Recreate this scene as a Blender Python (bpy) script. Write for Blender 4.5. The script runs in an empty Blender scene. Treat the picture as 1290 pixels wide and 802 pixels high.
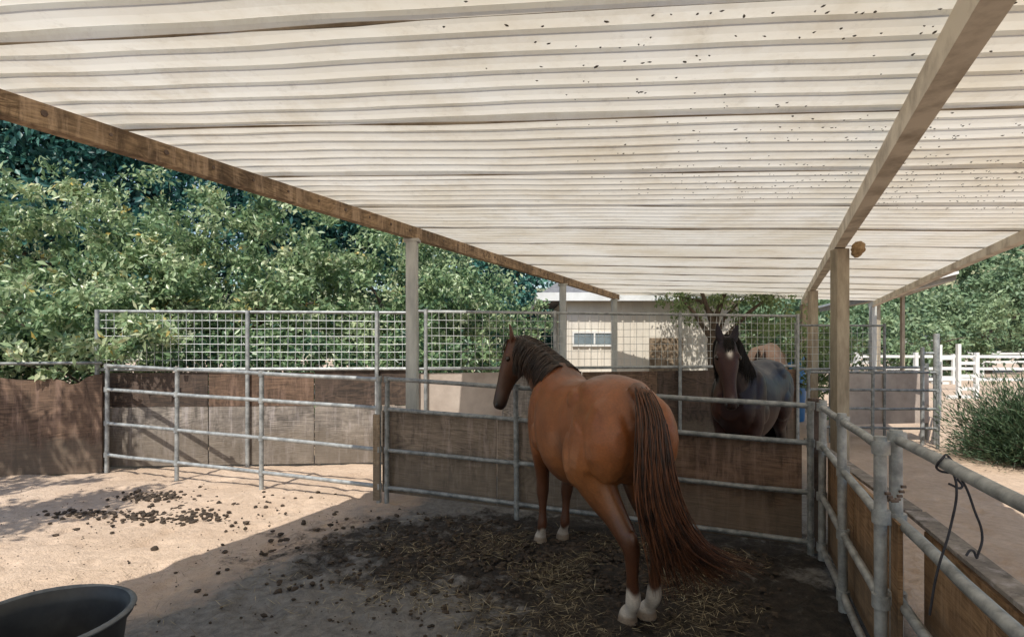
import bpy, math, random
import numpy as np
from mathutils import Vector, Matrix, noise
random.seed(7); rng=np.random.default_rng(7)
scene=bpy.context.scene
COL=scene.collection
# ------------------------------------------------------------------ helpers
def link(o,parent=None):
    COL.objects.link(o)
    if parent is not None: o.parent=parent
    return o
def group(name,loc=(0,0,0),rz=0):
    e=bpy.data.objects.new(name,None); e.location=loc; e.rotation_euler=(0,0,rz); e.empty_display_size=.2
    return link(e)
class MB:
    def __init__(s): s.v=[];s.f=[]
    def add(s,v,f):
        o=len(s.v); s.v+= [tuple(p) for p in v]; s.f+=[tuple(i+o for i in q) for q in f]
    def tube(s,p0,p1,r,seg=8,r1=None):
        p0=Vector(p0);p1=Vector(p1);d=(p1-p0)
        if d.length<1e-6:return
        d.normalize(); a=d.orthogonal().normalized(); b=d.cross(a); r1=r if r1 is None else r1
        v=[];
        for p,rr in((p0,r),(p1,r1)):
            for i in range(seg):
                t=2*math.pi*i/seg; v.append(p+a*math.cos(t)*rr+b*math.sin(t)*rr)
        f=[(i,(i+1)%seg,seg+(i+1)%seg,seg+i) for i in range(seg)]
        f.append(tuple(range(seg))[::-1]); f.append(tuple(range(seg,2*seg)))
        s.add(v,f)
    def path(s,pts,radii,seg=8):
        pts=[Vector(p) for p in pts]; n=len(pts); v=[];f=[]
        ref=Vector((0.13,.97,.2))
        for k,p in enumerate(pts):
            d=(pts[min(k+1,n-1)]-pts[max(k-1,0)]).normalized()
            a=d.cross(ref).normalized(); b=d.cross(a)
            for i in range(seg):
                t=2*math.pi*i/seg; v.append(p+(a*math.cos(t)+b*math.sin(t))*radii[k])
        for k in range(n-1):
            for i in range(seg):
                f.append((k*seg+i,k*seg+(i+1)%seg,(k+1)*seg+(i+1)%seg,(k+1)*seg+i))
        f.append(tuple(range(seg))[::-1]); f.append(tuple((n-1)*seg+i for i in range(seg)))
        s.add(v,f)
    def prism(s,P,Q,z0P,z1P,z0Q,z1Q,th):
        P=Vector((P[0],P[1],0));Q=Vector((Q[0],Q[1],0)); d=(Q-P).normalized(); n=Vector((-d.y,d.x,0))*th/2
        v=[]
        for p,z0,z1 in((P,z0P,z1P),(Q,z0Q,z1Q)):
            for sg in(-1,1):
                for z in(z0,z1): v.append(p+n*sg+Vector((0,0,z)))
        f=[(0,1,3,2),(4,6,7,5),(0,4,5,1),(2,3,7,6),(1,5,7,3),(0,2,6,4)]
        s.add(v,f)
    def box(s,c,h):
        x,y,z=c;a,b,d=h
        v=[(x+i*a,y+j*b,z+k*d) for i in(-1,1) for j in(-1,1) for k in(-1,1)]
        s.add(v,[(0,1,3,2),(4,6,7,5),(0,4,5,1),(2,3,7,6),(1,5,7,3),(0,2,6,4)])
    def obj(s,name,mat,parent=None,smooth=False,bevel=0):
        m=bpy.data.meshes.new(name); m.from_pydata(s.v,[],s.f); m.update()
        if smooth:
            m.polygons.foreach_set('use_smooth',[True]*len(m.polygons))
        m.materials.append(mat); o=bpy.data.objects.new(name,m); link(o,parent)
        if bevel:
            b=o.modifiers.new('b','BEVEL'); b.width=bevel; b.segments=2; b.limit_method='ANGLE'
        if smooth and hasattr(m,'set_sharp_from_angle'): m.set_sharp_from_angle(angle=math.radians(50))
        return o
# ------------------------------------------------------------------ materials
def newmat(name):
    m=bpy.data.materials.new(name); m.use_nodes=True; nt=m.node_tree; nt.nodes.clear()
    out=nt.nodes.new('ShaderNodeOutputMaterial'); b=nt.nodes.new('ShaderNodeBsdfPrincipled')
    nt.links.new(b.outputs[0],out.inputs[0]); return m,nt,b,out
def ramp(nt,fac,stops,interp='LINEAR'):
    r=nt.nodes.new('ShaderNodeValToRGB'); r.color_ramp.interpolation=interp
    el=r.color_ramp.elements
    while len(el)<len(stops): el.new(.5)
    for e,(p,c) in zip(el,stops): e.position=p; e.color=(c[0],c[1],c[2],1)
    nt.links.new(fac,r.inputs[0]); return r.outputs[0]
def tnoise(nt,scale,detail=5,rough=.6,vec=None,mscale=None,dist=0):
    n=nt.nodes.new('ShaderNodeTexNoise'); n.inputs['Scale'].default_value=scale; n.inputs['Detail'].default_value=detail
    n.inputs['Roughness'].default_value=rough; n.inputs['Distortion'].default_value=dist
    if vec is None:
        t=nt.nodes.new('ShaderNodeTexCoord'); vec=t.outputs['Object']
    if mscale:
        mp=nt.nodes.new('ShaderNodeMapping'); mp.inputs['Scale'].default_value=mscale; nt.links.new(vec,mp.inputs[0]); vec=mp.outputs[0]
    nt.links.new(vec,n.inputs['Vector']); return n.outputs['Fac']
def mixc(nt,fac,a,b,mode='MIX'):
    m=nt.nodes.new('ShaderNodeMix'); m.data_type='RGBA'; m.blend_type=mode
    for inp,val in((m.inputs[0],fac),(m.inputs[6],a),(m.inputs[7],b)):
        if isinstance(val,(int,float)): inp.default_value=val
        elif isinstance(val,tuple): inp.default_value=(*val,1)
        else: nt.links.new(val,inp)
    return m.outputs[2]
def math_(nt,op,a,b=None,clamp=False):
    m=nt.nodes.new('ShaderNodeMath'); m.operation=op; m.use_clamp=clamp
    for i,val in enumerate((a,b)):
        if val is None: continue
        if isinstance(val,(int,float)): m.inputs[i].default_value=val
        else: nt.links.new(val,m.inputs[i])
    return m.outputs[0]
def bump(nt,b,h,strength=.3,dist=.01):
    n=nt.nodes.new('ShaderNodeBump'); n.inputs['Strength'].default_value=strength; n.inputs['Distance'].default_value=dist
    nt.links.new(h,n.inputs['Height']); nt.links.new(n.outputs[0],b.inputs['Normal'])
def simple(name,c1,c2,scale=6,rough=.8,metal=0,bs=.3,bd=.005,mscale=None,lo=.35,hi=.65):
    m,nt,b,_=newmat(name); f=tnoise(nt,scale,6,.65,mscale=mscale)
    nt.links.new(ramp(nt,f,[(lo,c1),(hi,c2)]),b.inputs['Base Color'])
    b.inputs['Roughness'].default_value=rough; b.inputs['Metallic'].default_value=metal
    bump(nt,b,tnoise(nt,scale*6,4,.6,mscale=mscale),bs,bd); return m
def wood(name,cd,cl,grain=(1,1,7),scale=1.6,rough=.85,stain=.5,mud=True):
    m,nt,b,_=newmat(name)
    oi=nt.nodes.new('ShaderNodeObjectInfo'); tc=nt.nodes.new('ShaderNodeTexCoord')
    vm=nt.nodes.new('ShaderNodeVectorMath'); vm.operation='ADD'; nt.links.new(tc.outputs['Object'],vm.inputs[0])
    sc=nt.nodes.new('ShaderNodeVectorMath'); sc.operation='SCALE'; sc.inputs[0].default_value=(13,7,5); nt.links.new(oi.outputs['Random'],sc.inputs['Scale'])
    nt.links.new(sc.outputs[0],vm.inputs[1]); v=vm.outputs[0]
    big=tnoise(nt,scale*.55,3,.55,v,(grain[0]*.7,grain[1]*.7,grain[2]*.55),1.4)
    rings=math_(nt,'FRACT',math_(nt,'MULTIPLY',big,15.0))
    rings=math_(nt,'ABSOLUTE',math_(nt,'SUBTRACT',rings,.5))
    patch=ramp(nt,tnoise(nt,1.1,4,.6,v,(1,1,2)),[(.40,(.15,.15,.15)),(.62,(1,1,1))])
    rings=math_(nt,'ADD',math_(nt,'MULTIPLY',math_(nt,'SUBTRACT',rings,.25),patch),.25)
    fine=tnoise(nt,7,6,.75,v,(.6,.6,13))
    g=math_(nt,'ADD',math_(nt,'MULTIPLY',rings,.75),math_(nt,'MULTIPLY',fine,.95))
    c=ramp(nt,g,[(.42,cd),(.64,tuple((a+b_)/2 for a,b_ in zip(cd,cl))),(.86,cl)])
    blot=tnoise(nt,1.3,6,.75,v)
    c=mixc(nt,math_(nt,'MULTIPLY',ramp(nt,blot,[(.42,(0,0,0)),(.58,(1,1,1))]),stain),c,(cd[0]*.5,cd[1]*.5,cd[2]*.55))
    drip=tnoise(nt,5,5,.7,v,(2.4,2.4,.3))
    c=mixc(nt,math_(nt,'MULTIPLY',ramp(nt,drip,[(.50,(0,0,0)),(.66,(1,1,1))]),.5),c,(cl[0]*1.3,cl[1]*1.35,cl[2]*1.55))
    drip2=tnoise(nt,7,5,.7,v,(2.0,2.0,.5))
    c=mixc(nt,math_(nt,'MULTIPLY',ramp(nt,drip2,[(.54,(0,0,0)),(.66,(1,1,1))]),.55),c,(cd[0]*.4,cd[1]*.4,cd[2]*.4))
    if mud:
        sp=nt.nodes.new('ShaderNodeSeparateXYZ'); nt.links.new(tc.outputs['Object'],sp.inputs[0])
        e=math_(nt,'ADD',sp.outputs[2],math_(nt,'MULTIPLY',tnoise(nt,4,5,.7,v),-.7))
        c=mixc(nt,math_(nt,'MULTIPLY',ramp(nt,e,[(.0,(1,1,1)),(.18,(0,0,0))]),.55),c,(.15,.12,.09))
    nt.links.new(c,b.inputs['Base Color']); b.inputs['Roughness'].default_value=rough
    bump(nt,b,g,.5,.008); return m
M={}
M['ply_brown']=wood('plywood_brown',(.06,.036,.024),(.24,.15,.10),scale=1.3)
M['ply_grey']=wood('plywood_grey',(.11,.095,.083),(.38,.33,.285),stain=.5)
M['ply_front']=wood('plywood_weathered',(.08,.06,.045),(.33,.255,.195),stain=.45,scale=1.2)
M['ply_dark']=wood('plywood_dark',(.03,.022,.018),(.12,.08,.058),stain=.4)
M['ply_gold']=wood('plywood_gold',(.17,.09,.042),(.42,.26,.135),stain=.4,scale=1.2)
M['stud']=wood('stud_wood',(.14,.10,.065),(.36,.27,.18),stain=.4)
M['beam_wood']=wood('beam_wood',(.12,.075,.042),(.50,.35,.21),grain=(1,1,4),scale=2.2,stain=.75,mud=False)
M['beam_paint']=simple('beam_paint',(.34,.28,.21),(.68,.61,.50),3,.6,0,.2,.003,lo=.34,hi=.56)
M['post']=simple('post_paint',(.36,.37,.36),(.54,.55,.52),5,.6,0,.2,.003,mscale=(2,2,.5))
M['post_tan']=simple('post_tan',(.22,.18,.13),(.42,.36,.27),5,.7,0,.2,.003,mscale=(2,2,.5))
M['pipe']=simple('galvanised_pipe',(.19,.20,.205),(.43,.445,.445),11,.48,.25,.25,.001)
M['pipe_dull']=simple('pipe_dull',(.12,.13,.135),(.32,.33,.325),14,.55,.2,.3,.001)
M['rust']=simple('rusty_pipe',(.10,.065,.05),(.2,.15,.12),10,.7,.2,.3,.002)
M['wire']=simple('wire',(.4,.42,.42),(.58,.6,.6),9,.5,.3,.1,.001)
M['white']=simple('white_paint',(.66,.66,.64),(.8,.8,.79),3,.5,0,.1,.002)
M['pinkboard']=simple('pale_board',(.36,.29,.25),(.56,.48,.42),2,.7,0,.1,.002)
M['cream']=simple('cream_siding',(.62,.57,.50),(.76,.71,.63),1.5,.7,0,.1,.002,mscale=(1,1,.4))
M['shingle']=simple('roof_shingle',(.12,.12,.13),(.22,.22,.23),8,.8)
M['glass']=simple('window_glass',(.10,.14,.17),(.2,.25,.28),2,.15)
M['rubber']=simple('black_rubber',(.012,.014,.017),(.035,.038,.042),6,.5,0,.2,.002)
M['rubber_rim']=simple('worn_rubber',(.07,.08,.09),(.18,.19,.20),12,.6,0,.3,.002)
M['rope']=simple('rope',(.015,.015,.02),(.04,.04,.05),30,.8)
M['trunk']=simple('bark',(.06,.045,.035),(.16,.12,.09),8,.9,0,.6,.02,mscale=(2,2,.6))
M['manure']=simple('manure',(.022,.016,.011),(.08,.057,.04),12,.95,0,.6,.01)
M['blue']=simple('blue_plastic',(.02,.14,.36),(.04,.2,.45),4,.45)
M['dark']=simple('dark_metal',(.03,.03,.03),(.07,.065,.06),6,.6)
M['soffit']=simple('soffit',(.18,.16,.13),(.28,.25,.2),3,.8)
M['speck']=simple('mud_speck',(.04,.032,.024),(.13,.105,.08),6,.9)
M['seam']=simple('seam_rust',(.10,.065,.035),(.38,.32,.24),2,.8)
M['nest']=simple('nest',(.25,.16,.08),(.42,.3,.17),25,.95,0,.7,.01)
def roofmat():
    m,nt,b,out=newmat('roof_sheet')
    f=tnoise(nt,.8,6,.65); g=tnoise(nt,2.2,7,.75); h=tnoise(nt,9,6,.75)
    c=ramp(nt,f,[(.32,(.78,.70,.56)),(.62,(.91,.87,.78))])
    c=mixc(nt,math_(nt,'MULTIPLY',ramp(nt,g,[(.50,(0,0,0)),(.68,(1,1,1))]),.40),c,(.58,.48,.33))
    c=mixc(nt,math_(nt,'MULTIPLY',ramp(nt,h,[(.57,(0,0,0)),(.72,(1,1,1))]),.34),c,(.42,.36,.28))
    nt.links.new(c,b.inputs['Base Color']); b.inputs['Roughness'].default_value=.42
    t=nt.nodes.new('ShaderNodeBsdfTranslucent'); nt.links.new(c,t.inputs[0])
    mx=nt.nodes.new('ShaderNodeMixShader'); mx.inputs[0].default_value=.43  # translucency added so the sheet glows and brightens the stall
    nt.links.new(b.outputs[0],mx.inputs[1]); nt.links.new(t.outputs[0],mx.inputs[2]); nt.links.new(mx.outputs[0],out.inputs[0])
    return m
M['roof']=roofmat()
def leafmat(name,stops,trans=.3,rough=.5):
    m,nt,b,out=newmat(name)
    a=nt.nodes.new('ShaderNodeAttribute'); a.attribute_name='rnd'
    c=ramp(nt,a.outputs['Fac'],stops)
    nt.links.new(c,b.inputs['Base Color']); b.inputs['Roughness'].default_value=rough
    t=nt.nodes.new('ShaderNodeBsdfTranslucent'); nt.links.new(c,t.inputs[0])
    mx=nt.nodes.new('ShaderNodeMixShader'); mx.inputs[0].default_value=trans
    nt.links.new(b.outputs[0],mx.inputs[1]); nt.links.new(t.outputs[0],mx.inputs[2]); nt.links.new(mx.outputs[0],out.inputs[0])
    return m
M['citrus']=leafmat('citrus_leaf',[(0,(.035,.09,.055)),(.35,(.16,.26,.12)),(.7,(.37,.47,.25)),(.93,(.58,.62,.40)),(1,(.62,.46,.12))],.33,.32)
M['darkleaf']=leafmat('dark_leaf',[(0,(.015,.065,.065)),(.6,(.045,.16,.14)),(1,(.12,.29,.19))],.28,.45)
M['pepper']=leafmat('pepper_leaf',[(0,(.09,.14,.06)),(.6,(.22,.31,.13)),(1,(.38,.44,.22))])
M['rosemary']=leafmat('rosemary_leaf',[(0,(.02,.045,.025)),(.6,(.07,.12,.06)),(1,(.19,.25,.13))],.15)
M['hilltree']=leafmat('hill_leaf',[(0,(.07,.13,.08)),(.5,(.13,.21,.11)),(1,(.25,.33,.17))],.2)  # distance haze is put into the lightened leaf colour
M['straw']=leafmat('straw_blade',[(0,(.06,.045,.026)),(.55,(.18,.14,.08)),(.85,(.42,.34,.20)),(1,(.6,.52,.35))],.1,.7)
# ------------------------------------------------------------------ layout
K=.476                     # beam direction (K,1): u = x-K*y is constant along the shade
def roofz(u): return 1.6+1.188-.0353*u
# ------------------------------------------------------------------ ground
def ground():
    def lines(lo,hi,dn0,dn1,step,growth=1.22):
        a=list(np.arange(dn0,dn1+1e-6,step)); s=step
        x=a[-1]
        while x<hi: s*=growth; x+=s; a.append(x)
        x=a[0]; s=step
        while x>lo: s*=growth; x-=s; a.insert(0,x)
        return np.array(a)
    xs=lines(-500,700,-6.5,5,.03); ys=lines(-300,900,1.0,7.5,.03)
    X,Y=np.meshgrid(xs,ys); n=X.size; X=X.ravel();Y=Y.ravel(); Z=np.zeros(n)
    near=(X>-9)&(X<9)&(Y>0)&(Y<12)
    for i in np.nonzero(near)[0]:
        x=X[i];y=Y[i]
        a=noise.fractal(Vector((x*1.1,y*1.1,0)),.8,2.1,3)*.014+noise.fractal(Vector((x*6,y*6,3)),.7,2.1,3)*.010
        h=noise.noise(Vector((x*4.5,y*4.5,9)))
        a-=max(0,h-.2)*.06
        d=((x-.9)/2.7)**2+((y-4.1)/1.7)**2
        if d<1.4: a+= (noise.fractal(Vector((x*9,y*9,7)),.6,2.1,3)*.022+.004)*min(1,(1.4-d)*2)
        Z[i]=a-.004
    m=bpy.data.meshes.new('ground'); m.vertices.add(n); m.vertices.foreach_set('co',np.stack([X,Y,Z],1).ravel())
    nx=len(xs);ny=len(ys); I=np.arange(nx-1)[None,:]+np.arange(ny-1)[:,None]*nx
    Q=np.stack([I,I+1,I+1+nx,I+nx],-1).reshape(-1,4)
    m.loops.add(Q.size); m.polygons.add(len(Q)); m.loops.foreach_set('vertex_index',Q.ravel().astype(np.int32))
    m.polygons.foreach_set('loop_start',np.arange(0,Q.size,4,dtype=np.int32)); m.polygons.foreach_set('loop_total',np.full(len(Q),4,dtype=np.int32))
    m.polygons.foreach_set('use_smooth',[True]*len(Q)); m.update(); m.validate()
    mat,nt,b,_=newmat('ground_earth')
    tc=nt.nodes.new('ShaderNodeTexCoord'); sp=nt.nodes.new('ShaderNodeSeparateXYZ'); nt.links.new(tc.outputs['Object'],sp.inputs[0])
    x,y=sp.outputs[0],sp.outputs[1]
    n1=tnoise(nt,1.2,6,.65); n2=tnoise(nt,14,5,.7); n3=tnoise(nt,60,3,.7)
    sand=ramp(nt,n1,[(.3,(.50,.37,.27)),(.7,(.68,.53,.41))])
    sand=mixc(nt,ramp(nt,n2,[(.35,(.0,0,0)),(.75,(.65,.65,.65))]),sand,(.38,.275,.20))
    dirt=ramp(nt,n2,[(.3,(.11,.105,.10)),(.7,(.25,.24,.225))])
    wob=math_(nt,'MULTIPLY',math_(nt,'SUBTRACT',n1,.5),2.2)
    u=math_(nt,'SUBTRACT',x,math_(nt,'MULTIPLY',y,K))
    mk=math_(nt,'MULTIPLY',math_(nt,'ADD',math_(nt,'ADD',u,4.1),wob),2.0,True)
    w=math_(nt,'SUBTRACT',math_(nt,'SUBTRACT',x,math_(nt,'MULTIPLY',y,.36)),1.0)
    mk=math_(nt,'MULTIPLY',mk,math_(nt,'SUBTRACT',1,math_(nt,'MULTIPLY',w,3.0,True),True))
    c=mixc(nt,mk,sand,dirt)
    n4=tnoise(nt,3.2,7,.75)
    def blob(cx,cy,rx,ry):
        dx=math_(nt,'DIVIDE',math_(nt,'SUBTRACT',x,cx),rx); dy=math_(nt,'DIVIDE',math_(nt,'SUBTRACT',y,cy),ry)
        return math_(nt,'ADD',math_(nt,'MULTIPLY',dx,dx),math_(nt,'MULTIPLY',dy,dy))
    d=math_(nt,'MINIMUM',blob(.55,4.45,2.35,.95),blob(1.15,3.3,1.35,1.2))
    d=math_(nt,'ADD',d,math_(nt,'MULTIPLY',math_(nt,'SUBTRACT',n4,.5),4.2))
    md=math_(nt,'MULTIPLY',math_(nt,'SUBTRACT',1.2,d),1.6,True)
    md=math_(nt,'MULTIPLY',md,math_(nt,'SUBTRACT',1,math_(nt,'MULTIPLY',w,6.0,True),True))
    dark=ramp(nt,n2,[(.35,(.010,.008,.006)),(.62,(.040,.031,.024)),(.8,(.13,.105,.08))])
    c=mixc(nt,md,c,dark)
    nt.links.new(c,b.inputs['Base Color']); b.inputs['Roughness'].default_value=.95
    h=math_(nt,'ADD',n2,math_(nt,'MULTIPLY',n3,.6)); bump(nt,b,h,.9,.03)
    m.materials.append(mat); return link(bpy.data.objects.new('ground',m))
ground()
# ------------------------------------------------------------------ roof
def lerp(a,b,t): return a+(b-a)*t
def roof():
    g=group('stall_shade_roof')
    na=30; pitch=.155; b=-4.0; prof=[]; seams=[]; k=0
    while b<14.2:
        fr=(k%6)/6.0
        dz=-.012*(1-fr)
        if k%6==0: seams.append(b)
        prof+=[(b+.002,dz+.004),(b+.030,dz-.004),(b+.085,dz-.004),(b+.104,dz+.006),(b+.112,dz+.036),(b+.136,dz+.036),(b+.146,dz+.010)]
        b+=pitch;k+=1
    V=[];F=[]
    A=np.linspace(-.02,.975,na+1)
    off=4.12
    def wav(a,pk,bb): return noise.noise(Vector((a*4,pk*3.1,0)))*.014+noise.noise(Vector((a*13,bb*.9,5)))*.006
    for (bb,dz) in prof:
        pk=int((bb+4)//.93)
        for a in A:
            x=-off+6.35*a+K*bb; y=bb-1.0*a; u=x-K*y
            V.append((x,y,roofz(u)+.014+dz+wav(a,pk,bb)))
    n=na+1
    for j in range(len(prof)-1):
        for i in range(na): F.append((j*n+i,j*n+i+1,(j+1)*n+i+1,(j+1)*n+i))
    mb=MB(); mb.v=V; mb.f=F; o=mb.obj('corrugated_sheet',M['roof'],g)
    mb=MB()
    for q,bb in enumerate(seams[1:]):
        pts=[]; rr=.006 if q%3==1 else .0028
        for a in np.linspace(0,.97,25):
            x=-off+6.35*a+K*bb; y=bb-a; pk=int((bb+4.01)//.93)
            pts.append((x,y,roofz(x-K*y)-.000+noise.noise(Vector((a*4,pk*3.1,0)))*.012))
        mb.path(pts,[max(.001,rr+.010*noise.noise(Vector((i*.5,bb*3,0)))) for i in range(25)],5)
    mb.obj('lap_seams',M['seam'],g)
    def beam(name,u,w,ztop,zbot,mat,y0=-4,y1=14.0,sag=0):
        mb=MB(); N=40
        V=[];F=[]
        for i in range(N+1):
            y=lerp(y0,y1,i/N)
            s=sag*math.sin(i/N*math.pi*4)+noise.noise(Vector((i*.4,u,0)))*.004
            for (du,z) in((-w/2,zbot+s),(w/2,zbot+s),(w/2,ztop),(-w/2,ztop)):
                V.append((u+du+K*y,y,z))
        for i in range(N):
            for q in range(4): F.append((i*4+q,i*4+(q+1)%4,(i+1)*4+(q+1)%4,(i+1)*4+q))
        F.append((3,2,1,0)); F.append(tuple(N*4+q for q in range(4)))
        mb.add(V,F); return mb.obj(name,mat,g)
    beam('edge_beam_timber',-4.0,.09,2.915,2.785,M['beam_wood'])
    beam('ridge_beam',.66,.11,roofz(.66)-.006,2.63,M['beam_paint'])
    beam('outer_beam',2.36,.10,roofz(2.36)-.006,2.60,M['beam_paint'],sag=.014)
    mb=MB()
    for i in range(58):
        y=-3+i*.30; x=-3.955+K*y
        mb.tube((x+.001,y,2.86),(x+.006,y-.002,2.86),random.uniform(.010,.018),8)
    mb.obj('beam_bolts',M['rust'],g)
    mb=MB(); 
    for y in(6.1,10.4,13.7):
        x=-4.0+K*y; mb.box((x,y,1.39),(.06,.06,1.39))
        mb.box((x,y,2.765),(.085,.07,.018))
    mb.obj('posts_left',M['post'],g,bevel=.006)
    mb=MB()
    for y in(5.8,10.1,13.6):
        x=.66+K*y; mb.box((x,y,1.31),(.065,.065,1.31))
    mb.obj('posts_middle',M['post_tan'],g,bevel=.006)
    mb=MB()
    for y in(13.6,):
        x=2.36+K*y; mb.box((x,y,1.3),(.06,.06,1.3))
    mb.obj('posts_right',M['post'],g,bevel=.006)
    # mud specks sitting on the underside of the flats
    mb=MB()
    for i in range(1150):
        uu=random.triangular(-1.5,2.3,1.7); yy=random.uniform(1.3,4.6)
        x=uu+K*yy; a=(uu+off)/(6.35+K); bb=yy+a
        if abs(uu-.66)<.07: continue
        if noise.noise(Vector((x*1.4,yy*1.4,4)))<-.22: continue
        kk=int((bb+4.0)//pitch); bb=-4.0+kk*pitch+random.uniform(.02,.09); yy=bb-a; x=-off+6.35*a+K*bb
        fr=(kk%6)/6.0; z=roofz(x-K*yy)+.014-.012*(1-fr)-.004+wav(a,int((bb+4)//.93),bb)-.002
        r=random.uniform(.003,.0075); a0=random.uniform(0,6)
        L=random.uniform(1,2.0)
        ca,sa=math.cos(a0),math.sin(a0)
        v=[]
        for q in range(5):
            t=q/5*6.283; rr=r*random.uniform(.6,1.3); p=(math.cos(t)*rr*L,math.sin(t)*rr)
            v.append((x+p[0]*ca-p[1]*sa,yy+p[0]*sa+p[1]*ca,z))
        v.append((x,yy,z-.004))
        mb.add(v,[(q,(q+1)%5,5) for q in range(5)])
    mb.obj('mud_specks',M['speck'],g)
    x=.66+K*5.8
    mb=MB(); mb.path([(x+.09,5.72,2.53),(x+.12,5.7,2.57),(x+.14,5.7,2.63),(x+.13,5.7,2.68)],[.025,.06,.075,.045],10)
    o=mb.obj('bird_nest',M['nest'],None,True)
    t=bpy.data.textures.new('n','CLOUDS'); t.noise_scale=.03
    s=o.modifiers.new('s','SUBSURF'); s.levels=s.render_levels=2
    d=o.modifiers.new('d','DISPLACE'); d.texture=t; d.strength=.04
roof()
# ------------------------------------------------------------------ fences
A_=(-5.17,7.09);B_=(-1.37,5.72);C_=(2.30,4.28)
def seg(P,Q,t): return (lerp(P[0],Q[0],t),lerp(P[1],Q[1],t))
def pipe_panel(name,P,Q,zP,zQ,posts,r=.022,mat='pipe',posttop=.0,postr=None,parent=None,zb=0.0):
    g=parent or group(name); mb=MB()
    for a,b in zip(zP,zQ):
        n=10; pts=[]
        for i in range(n+1):
            x,y=seg(P,Q,i/n); z=lerp(a,b,i/n)+noise.noise(Vector((i*.5,a*9,P[0])))*.010
            pts.append((x,y,z))
        mb.path(pts,[r]*(n+1),8)
    mb.obj('rails',M[mat],g,True)
    mb=MB()
    for t in posts:
        x,y=seg(P,Q,t); zt=lerp(zP[0],zQ[0],t)+posttop
        mb.tube((x,y,zb),(x+random.uniform(-.01,.01),y,zt),postr or r*1.1,10)
        for a,b in zip(zP,zQ):
            z=lerp(a,b,t); mb.tube((x,y,z-.03),(x,y,z+.03),(postr or r)*1.45,8)
    mb.obj('posts',M[mat],g,True); return g
zA=[1.36,1.06,.63,.23];zB=[1.27,.97,.55,.17];zC=[1.15,.86,.48,.10]
pipe_panel('pipe_fence',A_,B_,zA,zB,[0,.30,.62,1.0],.023)
gf=pipe_panel('pipe_fence',(B_[0]+.09,B_[1]-.04),C_,zB,zC,[0,.37,1.0],.022,'pipe_dull')
def boards(parent,P,Q,z0P,z1P,z0Q,z1Q,mats,n,th=.018,gap=.006,tag='board'):
    L=math.dist(P,Q)
    for i in range(n):
        t0=i/n+gap/L; t1=(i+1)/n-gap/L
        mb=MB(); j=random.uniform(-.012,.012)
        mb.prism(seg(P,Q,t0),seg(P,Q,t1),lerp(z0P,z0Q,t0),lerp(z1P,z1Q,t0)+j,lerp(z0P,z0Q,t1),lerp(z1P,z1Q,t1)+j,th)
        mb.obj('%s_%d'%(tag,i),M[mats[i%len(mats)]],parent,bevel=.003)
boards(gf,(B_[0]+.02,B_[1]+.06),(C_[0]-.03,C_[1]+.06),.10,.95,.06,.85,['ply_front','ply_front','ply_brown'],3)
mb=MB(); mb.box((B_[0]-.02,B_[1]+.0,.47),(.035,.03,.44)); mb.obj('stud',M['stud'],gf,bevel=.004)
# back wall with wire mesh
D_=(-5.45,7.35);E_=(-1.3,7.65);F_=(4.5,8.8)
def mesh_panel(parent,P,Q,z0,z1,cell=.1,r=.0035):
    mb=MB(); L=math.dist(P,Q); n=int(L/cell)
    for i in range(n+1):
        x,y=seg(P,Q,i/n); w=noise.noise(Vector((i*.3,P[1],0)))*.012; mb.tube((x+w,y,z0),(x-w,y,z1),r,4)
    m=int((z1-z0)/cell)
    for j in range(m+1):
        z=z0+(z1-z0)*j/m; pts=[]
        for i in range(13):
            x,y=seg(P,Q,i/12); pts.append((x,y+noise.noise(Vector((i*.5,j*.3,1)))*.015,z+noise.noise(Vector((i*.6,j*.2,3)))*.012*(0 if j in(0,m) else 1)))
        mb.path(pts,[r]*13,4)
    mb.obj('wire_mesh',M['wire'],parent)
g=group('mesh_topped_wall')
boards(g,D_,E_,.02,.80,.02,.80,['ply_grey'],3,.02,tag='lower_board')
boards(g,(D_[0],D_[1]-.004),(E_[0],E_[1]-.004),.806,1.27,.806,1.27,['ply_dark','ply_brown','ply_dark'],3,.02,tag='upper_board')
mesh_panel(g,(D_[0],D_[1]-.03),(E_[0],E_[1]-.03),1.32,2.06)
mb=MB()
for z in(1.3,2.07): mb.tube((D_[0],D_[1]-.03,z),(E_[0],E_[1]-.03,z),.02)
for t in(0,.46,.87,1.0):
    x,y=seg(D_,E_,t); mb.tube((x,y-.05,0),(x,y-.05,2.09),.028)
mb.obj('frame',M['pipe'],g,True)
g=group('mesh_topped_wall')
boards(g,E_,F_,.02,1.24,.02,1.26,['pinkboard','ply_grey','ply_brown','ply_dark','ply_brown'],5,.02)
mesh_panel(g,(E_[0]+.1,E_[1]-.03),(F_[0],F_[1]-.03),1.32,2.08)
mb=MB()
for z in(1.3,2.09): mb.tube((E_[0],E_[1]-.03,z),(F_[0],F_[1]-.03,z),.02)
for t in(.02,.33,.66,1.0):
    x,y=seg(E_,F_,t); mb.tube((x,y-.05,0),(x,y-.05,2.12),.026)
mb.obj('frame',M['pipe'],g,True)
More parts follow.
